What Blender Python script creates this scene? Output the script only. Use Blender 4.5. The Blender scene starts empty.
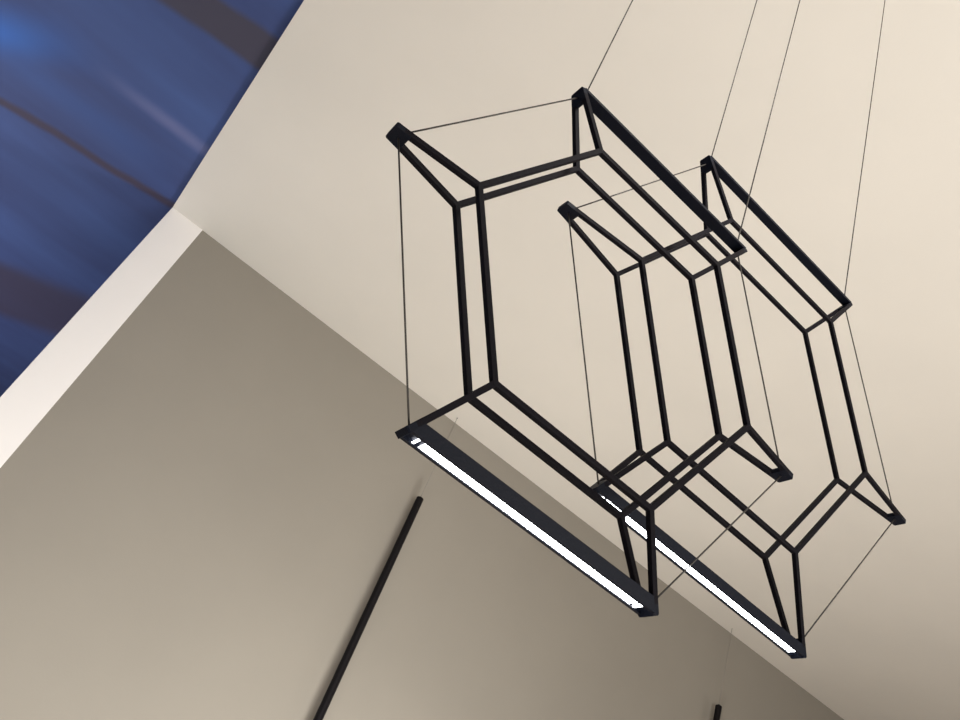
import bpy, bmesh, math, random
from mathutils import Matrix, Vector
random.seed(4)
S = bpy.context.scene
COL = S.collection
PI = math.pi

# ------------------------------------------------------------------ camera
CZ = 1.5                       # eye height above the floor
ZC = CZ + 3.2                  # height of the cream ceiling
ZB = CZ + 3.26                 # height of the blue ceiling next door
WY = -1.4915 * 3.2             # face of the grey wall
EX = 0.133 * 3.2               # where cream ceiling and wall end
SX = 0.0615 * 3.2              # inner edge of the white pilaster
cd = bpy.data.cameras.new('camera'); cam = bpy.data.objects.new('camera', cd); COL.objects.link(cam)
Rr = ((-0.74138914, 0.57858483, 0.33997315),
      (-0.59621038, -0.33536799, -0.72942546),
      (-0.3080184, -0.74348363, 0.59359647))
m = Matrix(((Rr[0][0], -Rr[1][0], -Rr[2][0], 0), (Rr[0][1], -Rr[1][1], -Rr[2][1], 0),
            (Rr[0][2], -Rr[1][2], -Rr[2][2], CZ), (0, 0, 0, 1)))
cam.matrix_world = m
cd.sensor_width = 36; cd.lens = 821.8 / 960 * 36; cd.clip_start = 0.02
S.camera = cam

# ------------------------------------------------------------------ world, exposure
w = bpy.data.worlds.new('world'); S.world = w; w.use_nodes = True
w.node_tree.nodes['Background'].inputs[0].default_value = (1.0, 0.93, 0.84, 1)
w.node_tree.nodes['Background'].inputs[1].default_value = 0.12
S.view_settings.view_transform = 'Standard'; S.view_settings.look = 'None'
S.view_settings.gamma = 1; S.view_settings.use_curve_mapping = False
S.view_settings.exposure = 0.04

# ------------------------------------------------------------------ lights
def area(name, loc, target, sx, sy, power, color, spread=PI):
    l = bpy.data.lights.new(name, 'AREA'); l.shape = 'RECTANGLE'; l.size = sx; l.size_y = sy
    l.energy = power; l.color = color; l.spread = spread
    o = bpy.data.objects.new(name, l); COL.objects.link(o); o.location = loc
    o.rotation_euler = (Vector(target) - Vector(loc)).to_track_quat('-Z', 'Y').to_euler()
    return o
WARM = (1.0, 0.98, 0.935)
area('back_fill_light', (-2.2, 2.7, 1.7), (-1.6, -2.0, 2.6), 2.6, 1.6, 175, WARM)  # unseen fill added behind the camera; no window is built
area('ceiling_wash', (-2.2, -0.4, 0.6), (-2.2, -0.4, 4.5), 5.0, 2.4, 44, WARM, math.radians(120))  # unseen upward fill, added to brighten the cream ceiling
area('wall_wash', (-2.6, -3.0, 0.7), (-2.2, WY, 1.6), .6, .45, 72, WARM)  # unseen low fill, added so the wall brightens downwards
area('corner_wash', (-0.5, -3.0, 0.7), (-0.3, WY, 1.6), .6, .45, 17, WARM)  # smaller added fill, lifts the wall near the white strip
area('side_fill_light', (-8.5, -1.0, 1.8), (-2, -3, 3), 1.6, 1.6, 38, WARM)  # added fill from the far left, no window there
area('high_fill_light', (-0.6, 0.6, 3.6), (-0.5, WY, 2.1), 0.3, 0.3, 12, WARM, math.radians(70))  # unseen narrow fill added above the camera, aimed at the wall
area('hall_blue_fill', (3.2, -4.6, CZ + 1.2), (2.3, -4.7, ZB), 0.5, 0.5, 20, (0.40, 0.72, 1.0))  # unseen bluish fill, added to brighten the patch on the blue ceiling
area('hall_glow', (2.6, -7.5, 2.2), (1.6, -8.0, ZB), 2.5, 3.0, 68, (1.0, 0.90, 0.90))  # unseen broad fill added under the blue ceiling

# ------------------------------------------------------------------ materials
def mat(name, col, rough=0.6, metal=0.0, spec=0.5, emit=None, estr=0, noise=0.0, nscale=8, bump=0.0, bscale=80):
    M = bpy.data.materials.new(name); M.use_nodes = True; nt = M.node_tree; N = nt.nodes; L = nt.links
    b = N['Principled BSDF']; b.inputs['Base Color'].default_value = (*col, 1)
    b.inputs['Roughness'].default_value = rough; b.inputs['Metallic'].default_value = metal
    b.inputs['Specular IOR Level'].default_value = spec
    if emit:
        b.inputs['Emission Color'].default_value = (*emit, 1); b.inputs['Emission Strength'].default_value = estr
    tc = N.new('ShaderNodeTexCoord')
    if noise:
        n = N.new('ShaderNodeTexNoise'); n.inputs['Scale'].default_value = nscale; n.inputs['Detail'].default_value = 4
        L.new(tc.outputs['Object'], n.inputs['Vector'])
        r = N.new('ShaderNodeValToRGB')
        r.color_ramp.elements[0].position = .3; r.color_ramp.elements[1].position = .7
        r.color_ramp.elements[0].color = (*[c * (1 - noise) for c in col], 1)
        r.color_ramp.elements[1].color = (*[min(1, c * (1 + noise)) for c in col], 1)
        L.new(n.outputs['Fac'], r.inputs['Fac']); L.new(r.outputs['Color'], b.inputs['Base Color'])
    if bump:
        n2 = N.new('ShaderNodeTexNoise'); n2.inputs['Scale'].default_value = bscale; n2.inputs['Detail'].default_value = 3
        L.new(tc.outputs['Object'], n2.inputs['Vector'])
        bp = N.new('ShaderNodeBump'); bp.inputs['Strength'].default_value = bump; bp.inputs['Distance'].default_value = .002
        L.new(n2.outputs['Fac'], bp.inputs['Height']); L.new(bp.outputs['Normal'], b.inputs['Normal'])
    return M

M_ceil = mat('cream_paint', (0.735, 0.70, 0.64), .9, spec=.2, noise=.02, nscale=1.5, bump=.15)
M_wall = mat('taupe_paint', (0.285, 0.262, 0.226), .85, spec=.25, noise=.03, nscale=1.2, bump=.15)
M_white = mat('white_paint', (0.90, 0.875, 0.86), .7, spec=.3, noise=.01, nscale=2, bump=.1)
M_floor = mat('floor_oak', (0.38, 0.27, 0.18), .45, noise=.2, nscale=3)
M_black = mat('black_powder_coat', (0.0042, 0.0034, 0.0052), .6, spec=.06, bump=.2, bscale=400)
M_cap = mat('black_end_block', (0.003, 0.004, 0.0085), .5, spec=.09, bump=.2, bscale=400)
M_cable = mat('dark_steel_cable', (0.022, 0.018, 0.014), .6, metal=.0)
M_thin = mat('grey_flex', (0.24, 0.22, 0.20), .5)
M_rod = mat('matt_black_tube', (0.006, 0.005, 0.006), .5, spec=.12, bump=.1, bscale=300)
M_diff = mat('frosted_lens', (.9, .9, .9), .4, emit=(1, .93, .82), estr=6)

def led_mat(name, strength, color):
    M = bpy.data.materials.new(name); M.use_nodes = True; nt = M.node_tree; N = nt.nodes; L = nt.links
    b = N['Principled BSDF']; b.inputs['Base Color'].default_value = (.85, .85, .85, 1)
    b.inputs['Emission Color'].default_value = (*color, 1)
    tc = N.new('ShaderNodeTexCoord'); sp = N.new('ShaderNodeSeparateXYZ'); L.new(tc.outputs['Object'], sp.inputs[0])
    mu = N.new('ShaderNodeMath'); mu.operation = 'MULTIPLY'; mu.inputs[1].default_value = 2 * PI / 0.0085
    L.new(sp.outputs['X'], mu.inputs[0])
    sn = N.new('ShaderNodeMath'); sn.operation = 'SINE'; L.new(mu.outputs[0], sn.inputs[0])
    mr = N.new('ShaderNodeMapRange'); mr.inputs['From Min'].default_value = -1; mr.inputs['From Max'].default_value = 1
    mr.inputs['To Min'].default_value = strength * .35; mr.inputs['To Max'].default_value = strength
    L.new(sn.outputs[0], mr.inputs['Value']); L.new(mr.outputs[0], b.inputs['Emission Strength'])
    return M
M_led = led_mat('led_tape', 22, (0.95, 0.96, 1.0))
M_ledB = led_mat('led_tape_cool', 30, (0.93, 0.96, 1.0))

def blue_mat():
    """blue ceiling paint with dark bands and pale streaks, plus a glow painted into the colour, laid out in metres on the ceiling itself"""
    M = bpy.data.materials.new('blue_banded_paint'); M.use_nodes = True; nt = M.node_tree; N = nt.nodes; L = nt.links
    b = N['Principled BSDF']; b.inputs['Roughness'].default_value = .55; b.inputs['Specular IOR Level'].default_value = .3
    tc = N.new('ShaderNodeTexCoord')
    def noise(scale, vec=None, detail=4, sc=(1, 1, 1), rot=0):
        mp = N.new('ShaderNodeMapping'); mp.inputs['Scale'].default_value = sc; mp.inputs['Rotation'].default_value = (0, 0, rot)
        L.new(tc.outputs['Object'], mp.inputs['Vector'])
        n = N.new('ShaderNodeTexNoise'); n.inputs['Scale'].default_value = scale; n.inputs['Detail'].default_value = detail
        L.new(mp.outputs[0], n.inputs['Vector']); return n.outputs['Fac']
    def math_(op, a, c=None, d=None):
        n = N.new('ShaderNodeMath'); n.operation = op
        for i, v in enumerate((a, c, d)):
            if v is None: continue
            if isinstance(v, (int, float)): n.inputs[i].default_value = v
            else: L.new(v, n.inputs[i])
        return n.outputs[0]
    sp = N.new('ShaderNodeSeparateXYZ'); L.new(tc.outputs['Object'], sp.inputs[0]); X, Y = sp.outputs['X'], sp.outputs['Y']
    wob = math_('MULTIPLY', math_('SUBTRACT', noise(1.6), .5), .10)
    def band(p, q, half, soft, t0=-9, t1=9, tsoft=.3):
        dx, dy = q[0] - p[0], q[1] - p[1]; l = math.hypot(dx, dy); dx /= l; dy /= l
        s = math_('ADD', math_('MULTIPLY', math_('SUBTRACT', X, p[0]), -dy), math_('MULTIPLY', math_('SUBTRACT', Y, p[1]), dx))
        t = math_('ADD', math_('MULTIPLY', math_('SUBTRACT', X, p[0]), dx), math_('MULTIPLY', math_('SUBTRACT', Y, p[1]), dy))
        s = math_('ABSOLUTE', math_('ADD', s, wob))
        def ss(v, a, c2):
            n = N.new('ShaderNodeMapRange'); n.interpolation_type = 'SMOOTHSTEP'
            n.inputs['From Min'].default_value = a; n.inputs['From Max'].default_value = c2
            L.new(v, n.inputs['Value']); return n.outputs[0]
        f = ss(s, half + soft, max(half - soft, 0))
        f = math_('MULTIPLY', f, ss(t, t0 - tsoft, t0 + tsoft))
        return math_('MULTIPLY', f, ss(t, t1 + tsoft, t1 - tsoft))
    r = N.new('ShaderNodeValToRGB'); r.color_ramp.elements[0].position = .3; r.color_ramp.elements[1].position = .72
    r.color_ramp.elements[0].color = (0.045, 0.070, 0.200, 1); r.color_ramp.elements[1].color = (0.065, 0.120, 0.330, 1)
    L.new(noise(.9, sc=(.5, 2.0, 1), rot=.15), r.inputs['Fac']); cur = r.outputs['Color']
    def mix(cur, fac, col, k=1.0):
        mx = N.new('ShaderNodeMix'); mx.data_type = 'RGBA'
        L.new(math_('MULTIPLY', fac, k), mx.inputs['Factor']); L.new(cur, mx.inputs['A']); mx.inputs['B'].default_value = (*col, 1)
        return mx.outputs['Result']
    H = 3.26
    P = lambda a, c: (a * H, c * H)
    cur = mix(cur, band(P(.53, -1.376), P(.37, -1.25), .10, .16, -3, .25, .55), (0.035, 0.19, 0.66), .8)  # bright lit patch, its glow painted into the colour
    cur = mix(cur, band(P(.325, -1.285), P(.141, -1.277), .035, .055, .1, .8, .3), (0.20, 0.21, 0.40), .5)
    cur = mix(cur, band(P(.40, -1.42), P(.17, -1.40), .10, .10, -.4, .6, .3), (0.05, 0.11, 0.33), .5)
    cur = mix(cur, band(P(.501, -1.559), P(.143, -1.484), .040, .030), (0.062, 0.050, 0.085), .95)
    cur = mix(cur, band(P(.27, -1.01), P(.13, -.985), .13, .03), (0.060, 0.055, 0.082), .95)
    cur = mix(cur, band(P(.385, -2.30), P(.196, -2.19), .42, .14), (0.060, 0.052, 0.090), .8)
    L.new(cur, b.inputs['Base Color'])
    return M
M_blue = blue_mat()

# ------------------------------------------------------------------ mesh helpers
def link(name, bm, material, parent=None, bevel=0, smooth=False):
    bmesh.ops.recalc_face_normals(bm, faces=bm.faces)
    me = bpy.data.meshes.new(name); bm.to_mesh(me); bm.free(); me.materials.append(material)
    o = bpy.data.objects.new(name, me); COL.objects.link(o)
    if parent: o.parent = parent
    if smooth:
        for p in me.polygons: p.use_smooth = True
    if bevel:
        md = o.modifiers.new('bevel', 'BEVEL'); md.width = bevel; md.segments = 2; md.limit_method = 'ANGLE'; md.angle_limit = .6
    return o
def box(bm, a, c):
    vs = [bm.verts.new((x, y, z)) for x in (a[0], c[0]) for y in (a[1], c[1]) for z in (a[2], c[2])]
    for f in ((0, 1, 3, 2), (4, 6, 7, 5), (0, 4, 5, 1), (2, 3, 7, 6), (0, 2, 6, 4), (1, 5, 7, 3)):
        bm.faces.new([vs[i] for i in f])
def loft(bm, rings, cap=True):
    vr = [[bm.verts.new(p) for p in r] for r in rings]; n = len(vr[0])
    for a, c in zip(vr, vr[1:]):
        for i in range(n): bm.faces.new((a[i], a[(i + 1) % n], c[(i + 1) % n], c[i]))
    if cap: bm.faces.new(vr[0][::-1]); bm.faces.new(vr[-1])
def tube(bm, p, q, r, n=10):
    p, q = Vector(p), Vector(q); d = (q - p).normalized()
    u = d.orthogonal().normalized(); v = d.cross(u)
    loft(bm, [[c + r * (math.cos(2 * PI * i / n) * u + math.sin(2 * PI * i / n) * v) for i in range(n)] for c in (p, q)])
def lathe(bm, prof, n=32):
    loft(bm, [[(r * math.cos(2 * PI * i / n), r * math.sin(2 * PI * i / n), z) for i in range(n)] for r, z in prof])
def empty(name, loc, label, cat, group=None):
    o = bpy.data.objects.new(name, None); COL.objects.link(o); o.location = loc; o.empty_display_size = .1
    o['label'] = label; o['category'] = cat
    if group: o['group'] = group
    return o
def struct(name, a, c, material, bevel=0, label=None):
    bm = bmesh.new(); box(bm, a, c); o = link(name, bm, material, None, bevel); o['kind'] = 'structure'
    if label: o['label'] = label
    return o

# ------------------------------------------------------------------ room
XL, YB = -9.0, 3.0             # far left wall, back wall behind the camera
XR = 4.5                       # far side of the hall next door
YH = -16.0
struct('floor', (XL - .1, YH, -.1), (XR, YB + .1, 0), M_floor, label='oak floor')
struct('ceiling', (XL - .1, WY - .12, ZC), (EX, YB + .1, ZC + .05), M_ceil, label='smooth cream ceiling over the pendants')
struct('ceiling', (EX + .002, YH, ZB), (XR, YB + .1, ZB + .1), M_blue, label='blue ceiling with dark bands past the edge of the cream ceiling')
struct('wall_back', (XL - .1, WY - .12, 0), (SX, WY, ZC), M_wall, label='tall taupe wall')
struct('trim_1', (SX, WY - .12, 0), (EX, WY + .004, ZC), M_white, .002, label='white end strip of the taupe wall')
struct('wall_front', (XL - .1, YB, 0), (XR, YB + .1, ZB), M_white)
struct('wall_left', (XL - .1, WY, 0), (XL, YB, ZC), M_wall)
struct('wall_right', (XR, YH, 0), (XR + .1, YB + .1, ZB + .1), M_white)

# ------------------------------------------------------------------ hexagonal chandeliers
ANG = [0, 60, 120, 180, 240, 300]
def make_chandelier(name, pos, rv, R, T, d, e, t, led, thru, label, low=1.0, deep=.165, wire=.0013):
    """pos: centre of the hexagon. arms/hexagons stand in the xz plane, two hexagons at y = +-d"""
    root = empty(name, pos, label, 'pendant light', 'open black hexagon pendants with light bars')
    th = Vector(rv).length
    rot = Matrix.Rotation(th, 4, Vector(rv).normalized())
    root.rotation_euler = rot.to_euler()
    inv = (Matrix.Translation(Vector(pos)) @ rot).inverted()
    def pol(k, r, y): a = math.radians(ANG[k % 6]); return Vector((r * math.cos(a), y, r * math.sin(a)))
    h = t / 2
    for s in (-1, 1):                                   # the two hexagon rings, mitred square section
        bm = bmesh.new(); ro, ri = R + h / math.cos(PI / 6), R - h / math.cos(PI / 6)
        rings = [[pol(k, ro, s * d - h), pol(k, ro, s * d + h), pol(k, ri, s * d + h), pol(k, ri, s * d - h)] for k in range(6)]
        vr = [[bm.verts.new(p) for p in r] for r in rings]
        for k in range(6):
            a, c = vr[k], vr[(k + 1) % 6]
            for i in range(4): bm.faces.new((a[i], a[(i + 1) % 4], c[(i + 1) % 4], c[i]))
        link('hexagon_frame', bm, M_black, root, t * .09)
    TT = T
    blk = .19 * (T - R)
    for k in range(6):                                  # six tapering brackets
        T = TT * (low if k > 2 else 1)
        a = math.radians(ANG[k]); rad = Vector((math.cos(a), 0, math.sin(a))); tan = Vector((-math.sin(a), 0, math.cos(a))); Y = Vector((0, 1, 0))
        for s in (-1, 1):
            bm = bmesh.new()
            p0 = R * rad + s * d * Y; p1 = (T - blk * .55) * rad + s * (e + (d - e) * .55 * blk / (T - R) - h) * Y
            ax = (p1 - p0).normalized(); side = ax.cross(tan).normalized()
            loft(bm, [[p0 + side * h * i + tan * h * j for i, j in ((-1, -1), (1, -1), (1, 1), (-1, 1))],
                      [p1 + side * h * i + tan * h * j for i, j in ((-1, -1), (1, -1), (1, 1), (-1, 1))]])
            link('bracket_arm', bm, M_black, root, t * .09)
        bm = bmesh.new()
        w0 = e; w1 = e + (d - e) * blk / (T - R); hh = h * 1.05; c = h * .45
        out = [(T - blk, -w1), (T - blk, w1), (T - c, w0), (T, w0 - c), (T, -w0 + c), (T - c, -w0)]
        loft(bm, [[rad * r + Y * y + tan * hh * q for r, y in out] for q in (-1, 1)])
        link('end_block', bm, M_cap, root, t * .06)
    for (k0, k1) in ((1, 2), (5, 4)):                   # light bars along the top and the bottom side
        lo = pol(k0, 1, 0); hi = pol(k1, 1, 0)
        top = k0 == 1; T = TT * (1 if top else low)
        fr = .05 if top else deep
        bot = T - fr * (T - R); outr = T + (.0008 if top else -.0012)
        wi = e + (d - e) * fr + .0006; wo = e + .0006
        lip = .0055; dep = .005
        sh = -.0095 if top else 0.0                     # the top bar sits towards one side of the blocks
        a0, a1 = -wo - sh, wo
        if top: lip = .004; dep = .0035
        prof = [(bot, -wi - sh), (bot, wi), (outr, a1), (outr, a1 - lip), (outr - dep, a1 - lip), (outr - dep, a0 + lip), (outr, a0 + lip), (outr, a0)]
        bm = bmesh.new()
        L0 = h * .80
        def end(k, q):
            return [pol(k, r, y) + Vector((q, 0, 0)) for r, y in prof]
        loft(bm, [end(k0, -L0), end(k1, L0)])
        lb = link('light_bar', bm, M_cap, root, .0004)
        bm = bmesh.new(); r0, r1 = outr - dep + .0008, outr - dep + .0028; b0, b1 = a0 + lip + .0003, a1 - lip - .0003
        tp = [(r0, b0), (r0, b1), (r1, b1), (r1, b0)]
        for qa, qb in ((h * 6.2, None), (h * 3.9, h * 4.7)):      # the long run, then a glowing dot added at each end for the gleam
            if qb is None: loft(bm, [[pol(k0, r, y) + Vector((-qa, 0, 0)) for r, y in tp], [pol(k1, r, y) + Vector((qa, 0, 0)) for r, y in tp]])
            else:
                for kk, sg in ((k0, -1), (k1, 1)):
                    loft(bm, [[pol(kk, r, y) + Vector((sg * q, 0, 0)) for r, y in tp] for q in (qa, qb)])
        ls = link('led_strip', bm, led, lb); ls['label'] = 'glowing white LED strip'
    rc = TT - blk * .45
    for k0, k1 in ((2, 3), (3, 4), (0, 1), (5, 0)):     # tension cables on the two open flanks
        bm = bmesh.new(); tube(bm, pol(k0, rc, 0), pol(k1, rc, 0), wire, 8); link('tension_cable', bm, M_cable, root, smooth=True)
    for k, an in ((1, thru[0]), (2, thru[1])):          # suspension cables up to the ceiling
        a0 = inv.inverted() @ (pol(k, TT - .004, 0) + Vector((.011 if k == 2 else -.011, 0, 0))); dv = Vector(an) - a0; top_pt = a0 + dv * (ZC - a0.z) / dv.z
        bm = bmesh.new(); q = inv @ top_pt; tube(bm, pol(k, TT - .004, 0) + Vector((.011 if k == 2 else -.011, 0, 0)), q, wire, 8); link('suspension_cable', bm, M_cable, root, smooth=True)
        bm = bmesh.new(); lathe(bm, [(.004, -.03), (.018, -.026), (.02, -.0005)], 24); cu = link('ceiling_cup', bm, M_black, root)
        up = inv.to_3x3() @ Vector((0, 0, 1)); cu.matrix_local = Matrix.Translation(q) @ up.to_track_quat('Z', 'Y').to_matrix().to_4x4()
    return root

G = .7
def P3(x, y, z): return (x * G, y * G, z * G + CZ)
make_chandelier('hexagonal_pendant', P3(-.6848, -1.0972, 1.1727), (-.0132, -.0043, -.0007),
                .40025 * G, .5914 * G, .03937 * G, .02038 * G, .0125 * G, M_led,
                [(-.290, -.768, CZ + 1.534), (-.694, -.768, CZ + 2.162)],
                'nearer and lower of the two black hexagonal pendants, lit bar in front of taupe wall')
K = G * 1.18
def P4(x, y, z): return (x * K, y * K, z * K + CZ)
make_chandelier('hexagonal_pendant', P4(-1.0452, -1.0470, 1.2776), (-.01326, -.0146, .0003),
                .3918 * K, .5914 * K, .0371 * K, .01437 * K + .001, .0100 * K, M_ledB,
                [(-.639, -.865, CZ + 2.213), (-1.145, -.865, CZ + 3.001)],
                'farther of the two black hexagonal pendants, behind the other against cream ceiling', 1.008, .115)

# ------------------------------------------------------------------ slim tube pendants in front of the taupe wall
def make_tube(loc, length, r):
    root = empty('tube_pendant', loc, 'tall slim black tube pendant hanging below the left end of the nearer hexagon', 'pendant light', 'slim black tube pendants along the taupe wall')
    bm = bmesh.new(); lathe(bm, [(r * .93, -length), (r, -length + .003), (r, -.004), (r * .9, 0)], 40); link('tube_body', bm, M_rod, root)
    bm = bmesh.new(); lathe(bm, [(r * .4, 0), (r * .4, .006), (r * .15, .012)], 20); link('cable_gland', bm, M_rod, root)
    bm = bmesh.new(); lathe(bm, [(r * .8, -length - .002), (r * .8, -length + .004)], 32); link('lens', bm, M_diff, root)
    H = ZC - loc[2]
    bm = bmesh.new(); tube(bm, (0, 0, .004), (0, 0, H - .006), .0018, 8); link('cable', bm, M_thin, root, smooth=True)
    bm = bmesh.new(); lathe(bm, [(.002, H - .008), (.004, H - .006), (.0045, H - .0005)], 20); link('ceiling_cup', bm, M_thin, root)
    return root
RY = WY + .07
zt = RY / -1.903
tp = make_tube((-.801 * zt, RY, CZ + zt + .022), 1.9, .0255)
def copy_tree(o, parent=None):
    c = o.copy(); COL.objects.link(c); c.parent = parent
    for ch in list(o.children): copy_tree(ch, c)
    return c
t2 = copy_tree(tp); z2 = RY / -1.881
t2.location = (-2.033 * z2, RY, CZ + z2 + .03)
t2['label'] = 'slim black tube pendant whose top just shows at the bottom edge'
